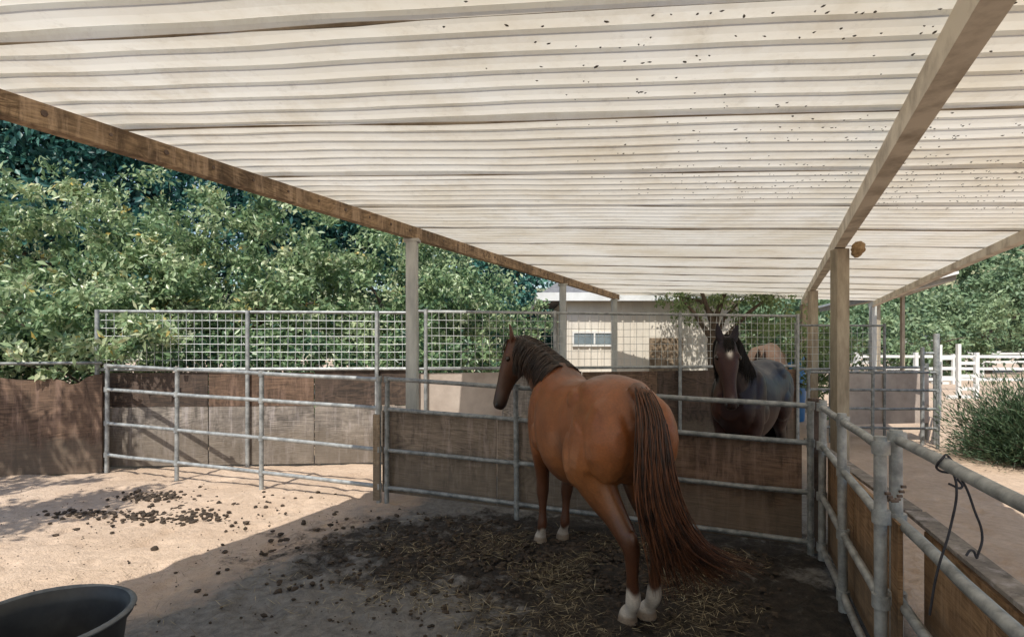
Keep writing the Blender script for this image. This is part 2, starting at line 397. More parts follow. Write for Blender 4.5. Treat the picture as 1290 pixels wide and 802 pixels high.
def wavywall():
    g=group('plywood_wall')
    P=(-9.6,6.2);Q=(-5.25,7.12)
    for k,(t0,t1) in enumerate(((0,.36),(.365,.72),(.725,1.0))):
        N=14; V=[];F=[]
        for i in range(N+1):
            t=lerp(t0,t1,i/N); x,y=seg(P,Q,t)
            z=1.2+.035*math.sin(t*21)-(.12*math.exp(-((t-.93)/.03)**2))+.01*k
            for dy in(-.01,.01):
                V.append((x,y+dy,0)); V.append((x,y+dy,z))
        for i in range(N):
            a=i*4;b=a+4
            F+=[(a,b,b+1,a+1),(a+2,a+3,b+3,b+2),(a+1,b+1,b+3,a+3)]
        F+=[(0,1,3,2),(N*4,N*4+2,N*4+3,N*4+1)]
        mb=MB(); mb.add(V,F); mb.obj('panel_%d'%k,M['ply_brown'],g)
    mb=MB(); mb.tube((P[0],P[1]-.03,1.38),(Q[0],Q[1],1.40),.02); mb.obj('top_rail',M['pipe_dull'],g,True)
wavywall()
# side fence (stall right) and gate
S1=(1.66,2.5)
gs=pipe_panel('side_fence',(C_[0]+.05,C_[1]-.05),S1,zC,[1.15,.84,.46,.10],[.03,.5,1.0],.022,'pipe',.05,.026)
mb=MB(); mb.box((2.36,4.34,.60),(.035,.035,.60)); mb.obj('corner_stud',M['ply_dark'],gs,bevel=.004)
boards(gs,(C_[0]+.13,C_[1]-.02),(S1[0]+.09,S1[1]+.0),.04,.80,.04,.80,['ply_gold','ply_gold','ply_brown'],2,.02)
G0=(1.815,2.62);G1=(1.0,.35)
gg=pipe_panel('pipe_gate',G0,G1,[1.17,.79,.42,.1],[1.15,.78,.42,.1],[0.0,.62,1.0],.024,'pipe',.04,.028)
boards(gg,(G0[0]+.10,G0[1]-.05),(G1[0]+.10,G1[1]),.04,.74,.04,.74,['ply_gold','ply_brown'],2,.02)
mb=MB()
for i in range(9):
    a=i/8; mb.tube((lerp(S1[0],G0[0],a),lerp(S1[1],G0[1],a)-.03,.95-.05*math.sin(a*3.14)),(lerp(S1[0],G0[0],a)+.02,lerp(S1[1],G0[1],a)-.03,.95-.05*math.sin(a*3.14)),.008,6)
mb.obj('chain_latch',M['rust'],gg)
mb=MB()
mb.prism((2.62,4.9),(1.98,2.75),.78,.80,.78,.80,.09); mb.prism((1.975,2.72),(1.20,.5),.78,.80,.78,.80,.09)
mb.obj('lit_edge_strip',M['ply_grey'],gs,bevel=.003)  # pale strip added to stand for the sunlit top edge of the boards
def rope(name,pts,r=.006):
    cu=bpy.data.curves.new(name,'CURVE'); cu.dimensions='3D'; cu.bevel_depth=r; cu.bevel_resolution=3; cu.resolution_u=8
    for pl in pts:
        s=cu.splines.new('BEZIER'); s.bezier_points.add(len(pl)-1)
        for bp,p in zip(s.bezier_points,pl): bp.co=p; bp.handle_left_type=bp.handle_right_type='AUTO'
    cu.materials.append(M['rope']); return link(bpy.data.objects.new(name,cu))
rx,ry=seg(G0,G1,.24)
loop=[(rx+.03*math.cos(a),ry+.012*math.sin(2*a)-.0,1.165+.032*math.sin(a)) for a in np.linspace(0,6.2,9)]
rope('lead_rope',[loop,[(rx-.0,ry-.03,1.15),(rx+.00,ry-.05,1.1),(rx-.02,ry-.05,.95),(rx-.07,ry-.05,.78),(rx-.09,ry-.04,.62)],
 [(rx+.01,ry-.03,1.14),(rx+.05,ry-.02,1.1),(rx+.09,ry-.02,1.0),(rx+.12,ry-.02,.9),(rx+.10,ry-.02,.82)],
 [(rx+.10,ry-.02,.82),(rx+.08,ry-.02,.85),(rx+.06,ry-.02,.83)],
 [(rx-.02,ry-.04,1.10),(rx+.02,ry-.05,1.09),(rx+.01,ry-.04,1.12)]],.0042)
# ------------------------------------------------------------------ tub
def tub():
    g=group('rubber_feed_tub',(-1.99,2.35,0)); prof=[(.0,.0),(.24,.0),(.25,.01),(.275,.2),(.30,.40),(.325,.43),(.33,.45),(.318,.458),(.30,.45),(.285,.40),(.26,.2),(.235,.03),(0,.025)]
    V=[];F=[];n=48
    for r,z in prof:
        for i in range(n):
            a=6.28318*i/n; V.append((r*math.cos(a),r*math.sin(a),z))
    for k in range(len(prof)-1):
        for i in range(n): F.append((k*n+i,k*n+(i+1)%n,(k+1)*n+(i+1)%n,(k+1)*n+i))
    mb=MB(); mb.add(V,F); o=mb.obj('body',M['rubber'],g,True)
    mb=MB()
    V=[];F=[];s=8
    for i in range(48):
        a=6.28318*i/48; wz=.004*math.sin(3*a+1)
        for q in range(s):
            t=6.28318*q/s; rr=.324+.013*math.cos(t); V.append((rr*math.cos(a),rr*math.sin(a),.453+wz+.011*math.sin(t)))
    for i in range(48):
        for q in range(s): F.append((i*s+q,((i+1)%48)*s+q,((i+1)%48)*s+(q+1)%s,i*s+(q+1)%s))
    mb.add(V,F); mb.obj('rim',M['rubber_rim'],g,True)
tub()
# ------------------------------------------------------------------ clods & straw
def clods():
    import bmesh
    bm=bmesh.new(); bmesh.ops.create_icosphere(bm,subdivisions=1,radius=1); bv=np.array([v.co[:] for v in bm.verts]); bf=[[v.index for v in f.verts] for f in bm.faces]; bm.free()
    mb=MB()
    def put(x,y,r):
        s=bv*np.array([1,random.uniform(.7,1.1),random.uniform(.45,.75)])*r*(1+rng.normal(0,.16,(len(bv),1)))
        a=random.uniform(0,6); R=np.array([[math.cos(a),-math.sin(a),0],[math.sin(a),math.cos(a),0],[0,0,1]])
        s=s@R.T+np.array([x,y,r*.2]); mb.add(s.tolist(),bf)
    for i in range(2500):
        x=random.gauss(.5,1.05); y=random.gauss(4.4,.5)
        if x>2.0+.36*(y-4.3) or y>5.05-.38*x: continue
        put(x,y,random.uniform(.006,.030))
    for i in range(1300):
        x=random.gauss(.9,1.1); y=random.gauss(3.4,.5)
        if x<1.9+.36*(y-4.3): put(x,y,random.uniform(.004,.016))
    for (cx,cy,sx,sy,n) in((-3.85,5.95,.20,.09,130),(-3.15,5.25,.24,.10,150),(-4.1,5.35,.22,.08,60),(-2.9,5.4,.5,.4,50),(-3.6,5.55,.5,.35,60)):
        for i in range(n): put(random.gauss(cx,sx),random.gauss(cy,sy),random.uniform(.010,.028))
    for i in range(620): put(random.uniform(-5.6,-1.2),random.uniform(3,6.5),random.uniform(.002,.008))
    mb.obj('manure_clods',M['manure'],None,True)
clods()
def leafmesh(name,C,L,W,mat,parent=None,up=.6,droop=0.,rnd=None,dirs=None,fold=.25,face=(0,0)):
    n=len(C); L=np.broadcast_to(L,(n,)); W=np.broadcast_to(W,(n,))
    d=rng.normal(size=(n,3)) if dirs is None else dirs+rng.normal(size=(n,3))*.35
    d[:,2]-=droop; d/=np.linalg.norm(d,axis=1,keepdims=True)+1e-9
    nn=rng.normal(size=(n,3)); nn[:,2]+=up; nn[:,0]+=face[0]; nn[:,1]+=face[1]
    s=np.cross(d,nn); s/=np.linalg.norm(s,axis=1,keepdims=True)+1e-9
    nr=np.cross(s,d)
    p0=C; p2=C+d*L[:,None]; mid=C+d*(L*.45)[:,None]+nr*(W*fold)[:,None]
    p1=mid+s*(W*.5)[:,None]; p3=mid-s*(W*.5)[:,None]
    V=np.stack([p0,p1,p2,p3],1).reshape(-1,3)
    b=np.arange(n)*4; T=np.stack([np.stack([b,b+1,b+2],1),np.stack([b,b+2,b+3],1)],1).reshape(-1,3)
    m=bpy.data.meshes.new(name); m.vertices.add(len(V)); m.vertices.foreach_set('co',V.ravel())
    m.loops.add(T.size); m.polygons.add(len(T)); m.loops.foreach_set('vertex_index',T.ravel().astype(np.int32))
    m.polygons.foreach_set('loop_start',np.arange(0,T.size,3,dtype=np.int32)); m.polygons.foreach_set('loop_total',np.full(len(T),3,dtype=np.int32))
    m.update()
    at=m.attributes.new('rnd','FLOAT','POINT'); r=rng.random(n) if rnd is None else rnd
    at.data.foreach_set('value',np.repeat(np.clip(r,0,1),4).astype(np.float32))
    m.materials.append(mat); return link(bpy.data.objects.new(name,m),parent)
def straw():
    n=19000
    x=rng.normal(.7,1.35,n); y=rng.normal(3.8,.85,n)
    lim=(x<1.95+.36*(y-4.3))&(y<5.0-.38*x)&(y>2.2)
    x=x[lim];y=y[lim]
    keep=np.array([noise.noise(Vector((a*2.1,b*2.1,11)))*1.4+random.uniform(-.3,.35)>0 for a,b in zip(x,y)])
    x=x[keep];y=y[keep]; m=len(x)
    C=np.stack([x,y,np.full(m,.010)+rng.random(m)*.024],1)
    a=rng.random(m)*6.28; d=np.stack([np.cos(a),np.sin(a),rng.normal(0,.12,m)],1)
    leafmesh('straw_litter',C,rng.uniform(.02,.14,m),.0034,M['straw'],None,up=4,dirs=d*3,fold=.1)
straw()
# ------------------------------------------------------------------ trees
def tree(name,base,crown,mat,nclump,perclump,leaf,clr=.3,trunk_r=.12,droop=.2,hollow=.35,bright=0,limbs=7,face=(-.3,-1.0)):
    g=group(name,base); base=Vector(base)
    mb=MB(); c0=Vector(crown[0][0])
    top=Vector((c0.x*.5,c0.y*.5,c0.z*.7))
    mb.path([(0,0,-.1),(top.x*.3+.05,top.y*.3,top.z*.35),(top.x*.7-.04,top.y*.7,top.z*.7),top],[trunk_r*1.3,trunk_r,trunk_r*.8,trunk_r*.6],9)
    for (c,r) in crown:
        c=Vector(c)
        for i in range(max(2,limbs//len(crown))):
            e=c+Vector([random.uniform(-.75,.75)*r[k] for k in range(3)])
            st=top*random.uniform(.55,1.0)
            m1=st.lerp(e,.5)+Vector((random.uniform(-.2,.2),random.uniform(-.2,.2),.15))
            mb.path([st,m1,e],[trunk_r*.45,trunk_r*.28,trunk_r*.08],6)
    mb.obj('trunk_and_limbs',M['trunk'],g,True)
    Cs=[];R=[]
    tot=sum(r[0]*r[1]*r[2] for _,r in crown)
    for (c,r) in crown:
        k=max(3,int(nclump*(r[0]*r[1]*r[2])/tot))
        v=rng.normal(size=(k,3)); v/=np.linalg.norm(v,axis=1,keepdims=True)
        rad=hollow+(1-hollow)*rng.random(k)**.6
        cc=np.array(c)+v*rad[:,None]*np.array(r)*(1+rng.normal(0,.10,(k,1)))
        base_r=rng.random(k)
        for i in range(k):
            m=int(perclump*rng.uniform(.5,1.4)); q=rng.normal(size=(m,3)); q/=np.linalg.norm(q,axis=1,keepdims=True)
            q*=(rng.random((m,1))**.5)*clr*rng.uniform(.6,1.3); q[:,2]*=.75
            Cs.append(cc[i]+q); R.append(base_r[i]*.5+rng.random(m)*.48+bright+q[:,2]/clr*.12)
    C=np.concatenate(Cs); Rr=np.concatenate(R)
    keep=C[:,2]>.05-base.z; C=C[keep];Rr=Rr[keep]
    n=len(C)
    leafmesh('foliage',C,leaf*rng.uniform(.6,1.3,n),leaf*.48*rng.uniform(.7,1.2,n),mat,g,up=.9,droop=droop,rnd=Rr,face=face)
    return g
ci=M['citrus']
tree('citrus_tree',(-8.2,10.0,0),[((0,0,2.9),(2.2,1.5,2.0)),((1.6,-.6,2.2),(1.2,1.0,1.1)),((-1.2,-.6,2.0),(1.4,1.0,1.4))],ci,300,55,.14,.28,bright=.05)
tree('citrus_tree',(-5.0,10.3,0),[((0,0,3.1),(2.1,1.4,2.2)),((-.8,-1.0,2.2),(1.1,.9,1.0)),((1.2,-.6,2.4),(1.2,.9,1.2))],ci,300,55,.13,.28,bright=.05)
tree('citrus_tree',(-2.2,11.0,0),[((0,0,2.6),(2.0,1.4,1.8)),((.6,-.8,2.0),(1.4,.9,1.1))],ci,280,55,.12,.28)
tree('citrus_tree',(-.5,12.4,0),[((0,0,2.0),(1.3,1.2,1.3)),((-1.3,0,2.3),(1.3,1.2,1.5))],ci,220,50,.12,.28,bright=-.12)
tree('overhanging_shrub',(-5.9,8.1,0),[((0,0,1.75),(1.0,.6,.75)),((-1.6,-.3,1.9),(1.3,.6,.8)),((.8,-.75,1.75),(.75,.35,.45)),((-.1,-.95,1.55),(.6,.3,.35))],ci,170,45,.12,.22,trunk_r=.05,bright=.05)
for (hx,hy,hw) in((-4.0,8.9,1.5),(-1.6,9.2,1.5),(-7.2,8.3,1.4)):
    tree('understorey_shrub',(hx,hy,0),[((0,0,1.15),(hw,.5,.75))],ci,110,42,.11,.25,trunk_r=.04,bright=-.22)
dk=M['darkleaf']
tree('dark_tree',(-13,15.5,0),[((0,0,6),(4.2,3,5)),((2.5,-1,4),(2.5,2,2.6)),((.6,-.6,8.2),(3.6,2.4,2.6))],dk,620,60,.24,.6,.3,face=(0,-.8))
tree('dark_tree',(-7.3,16.5,0),[((0,0,5.0),(3.1,2.6,4.0)),((2.2,-.5,5.0),(1.6,1.6,2.0))],dk,340,60,.24,.55,.3,face=(0,-.8))
tree('dark_tree',(-2.6,17,0),[((0,0,4.0),(3.3,2.4,3.6))],dk,300,60,.22,.5,.25)
tree('dark_tree',(.9,22,0),[((0,0,3.6),(3.0,2.4,3.2))],dk,260,60,.22,.5,.25)
tree('dark_tree',(-22,16,0),[((0,0,6),(5,3,6)),((4,0,8),(3.5,3,3.5))],dk,420,60,.3,.7,.3)
pp=M['pepper']
tree('pepper_tree',(4.75,13.2,0),[((.3,.4,3.4),(1.7,1.3,.9)),((1.2,0,2.5),(.8,.8,.9)),((-.6,.3,2.8),(.5,.6,.6))],pp,170,50,.10,.28,.16,droop=1.6)
tree('garden_tree',(9.5,27,0),[((0,0,2.4),(4.2,2.4,2.2)),((4.5,0,2.2),(3,2,1.9))],M['hilltree'],240,50,.3,.6,.2)
tree('garden_tree',(18.5,26,0),[((0,0,1.7),(2.6,2,1.5)),((3.5,2,2.2),(3,2,2.2))],M['hilltree'],200,50,.26,.45,.2,bright=.25)
tree('garden_tree',(29,34,0),[((0,0,4.2),(4.5,3,3.6)),((5,1,3.6),(3.5,3,3.4))],M['hilltree'],260,50,.36,.6,.25,bright=.1)
tree('shrub',(5.9,10.9,0),[((0,0,1.3),(.9,.6,1.0))],pp,70,45,.10,.25,.05)
tree('shade_tree',(-8.4,1.2,0),[((2.6,1.5,4.6),(1.6,1.3,.8)),((1.4,3.2,4.6),(1.6,1.4,.9)),((1.9,.3,4.2),(1.2,1.0,.7))],ci,90,55,.15,.33,.16,hollow=.1)
tree('shade_tree',(7.6,.6,0),[((-.9,.6,4.8),(1.6,1.8,1.0)),((-2.2,1.4,4.9),(1.0,1.2,.7))],ci,55,50,.15,.33,.16,hollow=.1)
def rosemary():
    g=group('rosemary_bush',(7.35,7.65,0)); n=36000
    v=rng.normal(size=(n//12,3)); v[:,2]=np.abs(v[:,2])*.9; v/=np.linalg.norm(v,axis=1,keepdims=True)
    lump=np.array([1+.35*noise.noise(Vector(p)*2.2) for p in v])[:,None]
    tip=v*np.array([1.2,1.0,1.2])*rng.uniform(.6,1.12,(len(v),1))*lump
    C=[];Dn=[]
    for k in range(12):
        f=.35+.65*k/11; p=tip*f; p[:,2]+=.05; C.append(p+rng.normal(size=p.shape)*.03); d=v.copy(); d[:,2]+=.35; Dn.append(d*.8)
    C=np.concatenate(C);Dn=np.concatenate(Dn); 
    leafmesh('needles',C,rng.uniform(.05,.14,len(C)),.015,M['rosemary'],g,dirs=Dn,rnd=rng.random(len(C))*.6+C[:,2]*.3)
    mb=MB()
    for i in range(0,len(tip),6): mb.tube((0,0,0),tuple(tip[i]*.9),.006,4,.002)
    mb.obj('stems',M['trunk'],g)
rosemary()
# ------------------------------------------------------------------ hill
def hill():
    nx,ny=90,40; V=[];F=[]
    def hz(x,y):
        t=min(1,max(0,(y-75)/90)); r=min(1,max(0,(x-35)/120))
        return (6*t+44*t*t*(3-2*t)*(.25+.75*r))+noise.fractal(Vector((x*.012,y*.012,0)),.9,2,4)*9*t-.6
    for j in range(ny):
        for i in range(nx):
            x=-260+i*9; y=72+j*6; V.append((x,y,hz(x,y)))
    for j in range(ny-1):
        for i in range(nx-1): a=j*nx+i; F.append((a,a+1,a+nx+1,a+nx))
    mb=MB(); mb.add(V,F); mb.obj('hill',simple('hill_scrub',(.14,.17,.09),(.34,.32,.2),.12,.95,0,.5,.5),None,True)
    C=[];R=[]
    for i in range(900):
        y=random.uniform(76,230); x=random.uniform(.15,1.25)*y*.95
        if noise.noise(Vector((x*.05,y*.05,2)))<-.25: continue
        r=random.uniform(1.8,4.4); m=130; v=rng.normal(size=(m,3)); v/=np.linalg.norm(v,axis=1,keepdims=True); v[:,2]*=.8
        c=np.array([x,y,hz(x,y)+r*.45]); C.append(c+v*r*rng.uniform(.65,1.1,(m,1))); R.append(np.full(m,random.uniform(0,.6))+rng.random(m)*.35+v[:,2]*.25)
    C=np.concatenate(C);R=np.concatenate(R)
    leafmesh('hillside_trees',C,rng.uniform(.8,1.7,len(C)),rng.uniform(.6,1.1,len(C)),M['hilltree'],None,up=1,rnd=R,face=(0,-.8))
hill()
# ------------------------------------------------------------------ house
def house():
    g=group('cream_house'); x0,x1,y0,y1,h=1.5,6.2,15.2,20,2.95
    mb=MB(); mb.box(((x0+x1)/2,(y0+y1)/2,h/2),((x1-x0)/2,(y1-y0)/2,h/2)); mb.obj('walls',M['cream'],g)
    mb=MB()
    x=x0+.02
    while x<x1: mb.box((x,y0-.012,h/2),(.02,.012,h/2)); x+=.3
    mb.obj('battens',M['cream'],g)
    mb=MB(); V=[(x0-.8,y0-.3,h+.05),(x1+.5,y0-.3,h+.05),(x1+.5,y1+.5,h+.05),(x0-.8,y1+.5,h+.05),(x0+.4,(y0+y1)/2,h+1.0),(x1-.4,(y0+y1)/2,h+1.0)]
    mb.add(V,[(0,1,5,4),(2,3,4,5),(1,2,5),(3,0,4),(0,3,2,1)]); mb.obj('roof',M['shingle'],g)
    mb=MB(); mb.box(((x0+x1)/2-.15,y0-.32,h+.0),((x1-x0)/2+.66,.02,.11)); mb.box((x0-.82,(y0+y1)/2+.1,h),(.02,(y1-y0)/2+.38,.11)); mb.obj('fascia',M['white'],g)
    mb=MB(); mb.box((x0+.75,y0-.015,1.82),(.55,.02,.16)); mb.obj('window',M['glass'],g)
    mb=MB()
    for z in(1.64,2.0): mb.box((x0+.75,y0-.03,z),(.6,.025,.025))
    for xx in(x0+.17,x0+.75,x0+1.33): mb.box((xx,y0-.032,1.82),(.022,.025,.16))
    mb.obj('window_frame',M['white'],g)
    mb=MB(); mb.box((x0+2.7,y0-.03,.95),(.45,.02,.9)); mb.obj('door',M['stud'],g)
house()
def shelter():
    g=group('barn_shelter')
    V=[(9.5,14.5,2.98),(11.1,13.8,3.42),(13.4,19,3.45),(11,20,3.0)]
    mb=MB(); V2=[(a,b,c+.07) for a,b,c in V]; mb.add(V+V2,[(0,3,2,1),(4,5,6,7),(0,1,5,4),(1,2,6,5),(2,3,7,6),(3,0,4,7)]); mb.obj('roof_slab',M['white'],g)
    cx=sum(v[0] for v in V)/4;cy=sum(v[1] for v in V)/4
    V3=[(cx+(a-cx)*.97,cy+(b-cy)*.97,c-.004) for a,b,c in V]; V4=[(a,b,c-.14) for a,b,c in V3]
    mb=MB(); mb.add(V3+V4,[(4,7,6,5),(0,4,5,1),(1,5,6,2),(2,6,7,3),(3,7,4,0)]); mb.obj('soffit',M['soffit'],g)
    mb=MB()
    for x,y,h in((9.8,14.9,2.9),(11.2,19.3,2.9),(13,18.5,3.3)): mb.box((x,y,h/2),(.05,.05,h/2))
    mb.obj('posts',M['post_tan'],g)
shelter()
# ------------------------------------------------------------------ right: gates, arena rails
pipe_panel('corral_gate',(4.75,8.9),(6.7,8.75),[1.2,.92,.62,.32],[1.2,.92,.62,.32],[0,.5,1.0],.022,'pipe_dull')
g=group('pale_stall_panel'); mb=MB(); mb.prism((5.35,9.3),(7.15,9.55),.30,1.2,.30,1.2,.02); mb.obj('panel',M['pinkboard'],g)
mb=MB()
for P in((5.35,9.33),(7.15,9.58)): mb.tube((*P,0),(*P,1.32),.03)
mb.tube((5.35,9.33,1.25),(7.15,9.58,1.25),.022); mb.obj('frame',M['pipe_dull'],g,True)
g=group('mesh_panel'); mesh_panel(g,(4.7,9.2),(6.3,9.4),1.25,1.95,.1,.003)
mb=MB()
for z in(1.23,1.96): mb.tube((4.7,9.2,z),(6.3,9.4,z),.018)
for P in((4.7,9.2),(6.3,9.4)): mb.tube((*P,0),(*P,2.0),.022)
mb.obj('frame',M['pipe_dull'],g,True)
g=group('gate_post'); mb=MB(); mb.tube((6.95,9.1,0),(6.95,9.1,1.82),.045,12); mb.tube((6.72,9.1,0),(6.72,9.1,1.6),.03,10); mb.tube((6.72,9.1,1.5),(6.95,9.1,1.5),.02)
mb.obj('posts',M['pipe'],g,True)
pipe_panel('pipe_fence',(7.0,9.15),(9.4,12.2),[1.25,.95,.65,.35],[1.25,.95,.65,.35],[0,.5,1.0],.02,'pipe')
def white_rail(P,Q,n,hts=(1.25,.8,.4)):
    g=group('white_rail_fence'); mb=MB()
    for z in hts: mb.prism(P,Q,z-.05,z+.05,z-.05,z+.05,.04)
    for i in range(n+1):
        x,y=seg(P,Q,i/n); mb.box((x,y,.7),(.06,.06,.7))
    mb.obj('rails_and_posts',M['white'],g)
white_rail((13.0,21),(30,19.5),8)
white_rail((15.5,30),(46,31),12)
white_rail((12,40),(60,44),14)
def jump(x,y):
    g=group('jump_standard',(x,y,0)); mb=MB()
    mb.box((0,0,.85),(.05,.05,.85)); mb.box((0,0,.05),(.35,.05,.05)); mb.box((.55,0,.65),(.05,.05,.65))
    for z in(.3,.7,1.1): mb.box((.28,.0,z),(.23,.03,.05))
    mb.obj('frame',M['white'],g)
jump(13.9,17.3); jump(18.5,24)
g=group('storage_shed',(22.3,29.5,0)); mb=MB(); mb.box((0,0,.9),(1.0,.8,.9)); mb.add([(-1.2,-1,1.8),(1.2,-1,1.8),(1.2,1,1.8),(-1.2,1,1.8),(-1.2,0,2.3),(1.2,0,2.3)],[(0,1,5,4),(2,3,4,5),(0,4,3),(1,2,5)]); mb.obj('shell',M['white'],g)
mb=MB(); mb.box((0,-.81,.75),(.35,.02,.75)); mb.obj('door',M['pinkboard'],g)
g=group('water_barrel',(6.05,12.1,0)); mb=MB(); mb.path([(0,0,0),(0,0,.05),(0,0,.45),(0,0,.5),(0,0,.9),(0,0,.95),(0,0,1.35),(0,0,1.42)],[.27,.29,.3,.315,.315,.3,.29,.26],20); mb.obj('body',M['blue'],g,True)
mb=MB(); mb.path([(0,0,1.42),(0,0,1.45)],[.28,.28],20); mb.obj('lid',M['dark'],g,True)
# ------------------------------------------------------------------ horses
def loft(rings,seg=20):
    V=[];F=[]
    for c,l,d,w,hu,hd in rings:
        c=Vector(c);l=Vector(l).normalized();d=Vector(d).normalized()
        for i in range(seg):
            t=2*math.pi*i/seg; s=math.sin(t); V.append(c+l*(math.cos(t)*w)+d*(s*(hu if s>0 else hd)))
    n=len(rings)
    for k in range(n-1):
        for i in range(seg): F.append((k*seg+i,k*seg+(i+1)%seg,(k+1)*seg+(i+1)%seg,(k+1)*seg+i))
    V.append(Vector(rings[0][0]));V.append(Vector(rings[-1][0])); a=len(V)-2
    for i in range(seg):
        F.append((a,(i+1)%seg,i)); F.append((a+1,(n-1)*seg+i,(n-1)*seg+(i+1)%seg))
    return V,F
def interp_rings(keys,sub=4):
    out=[];n=len(keys)
    def cr(p0,p1,p2,p3,t): return .5*((2*p1)+(-p0+p2)*t+(2*p0-5*p1+4*p2-p3)*t*t+(-p0+3*p1-3*p2+p3)*t**3)
    arr=[np.array(list(k),dtype=float) for k in keys]
    for i in range(n-1):
        for s in range(sub):
            out.append(cr(arr[max(i-1,0)],arr[i],arr[i+1],arr[min(i+2,n-1)],s/sub))
    out.append(arr[-1]); return out
def legloft(mb,keys):
    R=interp_rings(keys,4); rings=[]
    for k,a in enumerate(R):
        p=Vector(a[:3]); q=Vector(R[min(k+1,len(R)-1)][:3])-Vector(R[max(k-1,0)][:3]); q.normalize()
        lat=Vector((0,1,0)); lat=(lat-q*lat.dot(q)).normalized(); dor=lat.cross(q)
        if k==len(R)-1: lat=Vector((0,1,0)); dor=Vector((1,0,0))
        rings.append((p,lat,dor,max(a[3],.01),max(a[4],.01),max(a[4],.01)))
    mb.add(*loft(rings,14))
def ellipsoid(mb,c,r,rot=None):
    rings=[];c=Vector(c)
    for k in range(1,10):
        t=math.pi*k/10; rings.append((c+Vector((-math.cos(t)*r[0],0,0)),(0,1,0),(0,0,1),math.sin(t)*r[1],math.sin(t)*r[2],math.sin(t)*r[2]))
    V,F=loft(rings,14)
    if rot is not None: V=[c+rot@(v-c) for v in V]
    mb.add(V,F)
def cr_path(P,n):
    P=[np.array(p,float) for p in P]; m=len(P)-1; out=[]
    for i in range(n):
        t=i/(n-1)*m; k=min(int(t),m-1); f=t-k
        p0,p1,p2,p3=P[max(k-1,0)],P[k],P[k+1],P[min(k+2,m)]
        out.append(.5*((2*p1)+(-p0+p2)*f+(2*p0-5*p1+4*p2-p3)*f*f+(-p0+3*p1-3*p2+p3)*f**3))
    return out
def coatmat(name,rough,spec=.5,tint=None):
    m,nt,b,_=newmat(name); a=nt.nodes.new('ShaderNodeAttribute'); a.attribute_name='Col'
    n=tnoise(nt,5,5,.6); f=tnoise(nt,90,3,.7,mscale=(.35,1,1)); dd=tnoise(nt,2.2,4,.6)
    c=mixc(nt,1.0,a.outputs['Color'],ramp(nt,n,[(.3,(.70,.68,.66)),(.7,(1.15,1.13,1.1))]),'MULTIPLY')
    c=mixc(nt,1.0,c,ramp(nt,f,[(.3,(.80,.80,.80)),(.7,(1.14,1.14,1.14))]),'MULTIPLY')
    nt.links.new(c,b.inputs['Base Color']); b.inputs['Roughness'].default_value=rough
    nt.links.new(ramp(nt,dd,[(.3,(rough-.05,)*3),(.7,(rough+.18,)*3)]),b.inputs['Roughness'])
    b.inputs['Specular IOR Level'].default_value=spec
    if tint: b.inputs['Specular Tint'].default_value=(*tint,1)
    h=math_(nt,'ADD',f,math_(nt,'MULTIPLY',tnoise(nt,6,3,.5,mscale=(1,1,.6)),2.0))
    bump(nt,b,h,.22,.007); return m
def hairmat(name,c1,c2):
    return simple(name,c1,c2,9,.5,0,.1,.001)
def hair(name,strands,mat,parent,r=.0028):
    cu=bpy.data.curves.new(name,'CURVE'); cu.dimensions='3D'; cu.bevel_depth=r; cu.bevel_resolution=0; cu.use_fill_caps=False
    for st in strands:
        s=cu.splines.new('POLY'); s.points.add(len(st)-1)
        for k,(pt,p) in enumerate(zip(s.points,st)):
            pt.co=(*p,1); t=k/(len(st)-1); pt.radius=1.0 if t<.6 else 1.0-.85*(t-.6)/.4
    cu.materials.append(mat); return link(bpy.data.objects.new(name,cu),parent)
def smooth01(x,a,b): 
    t=np.clip((x-a)/(b-a),0,1); return t*t*(3-2*t)
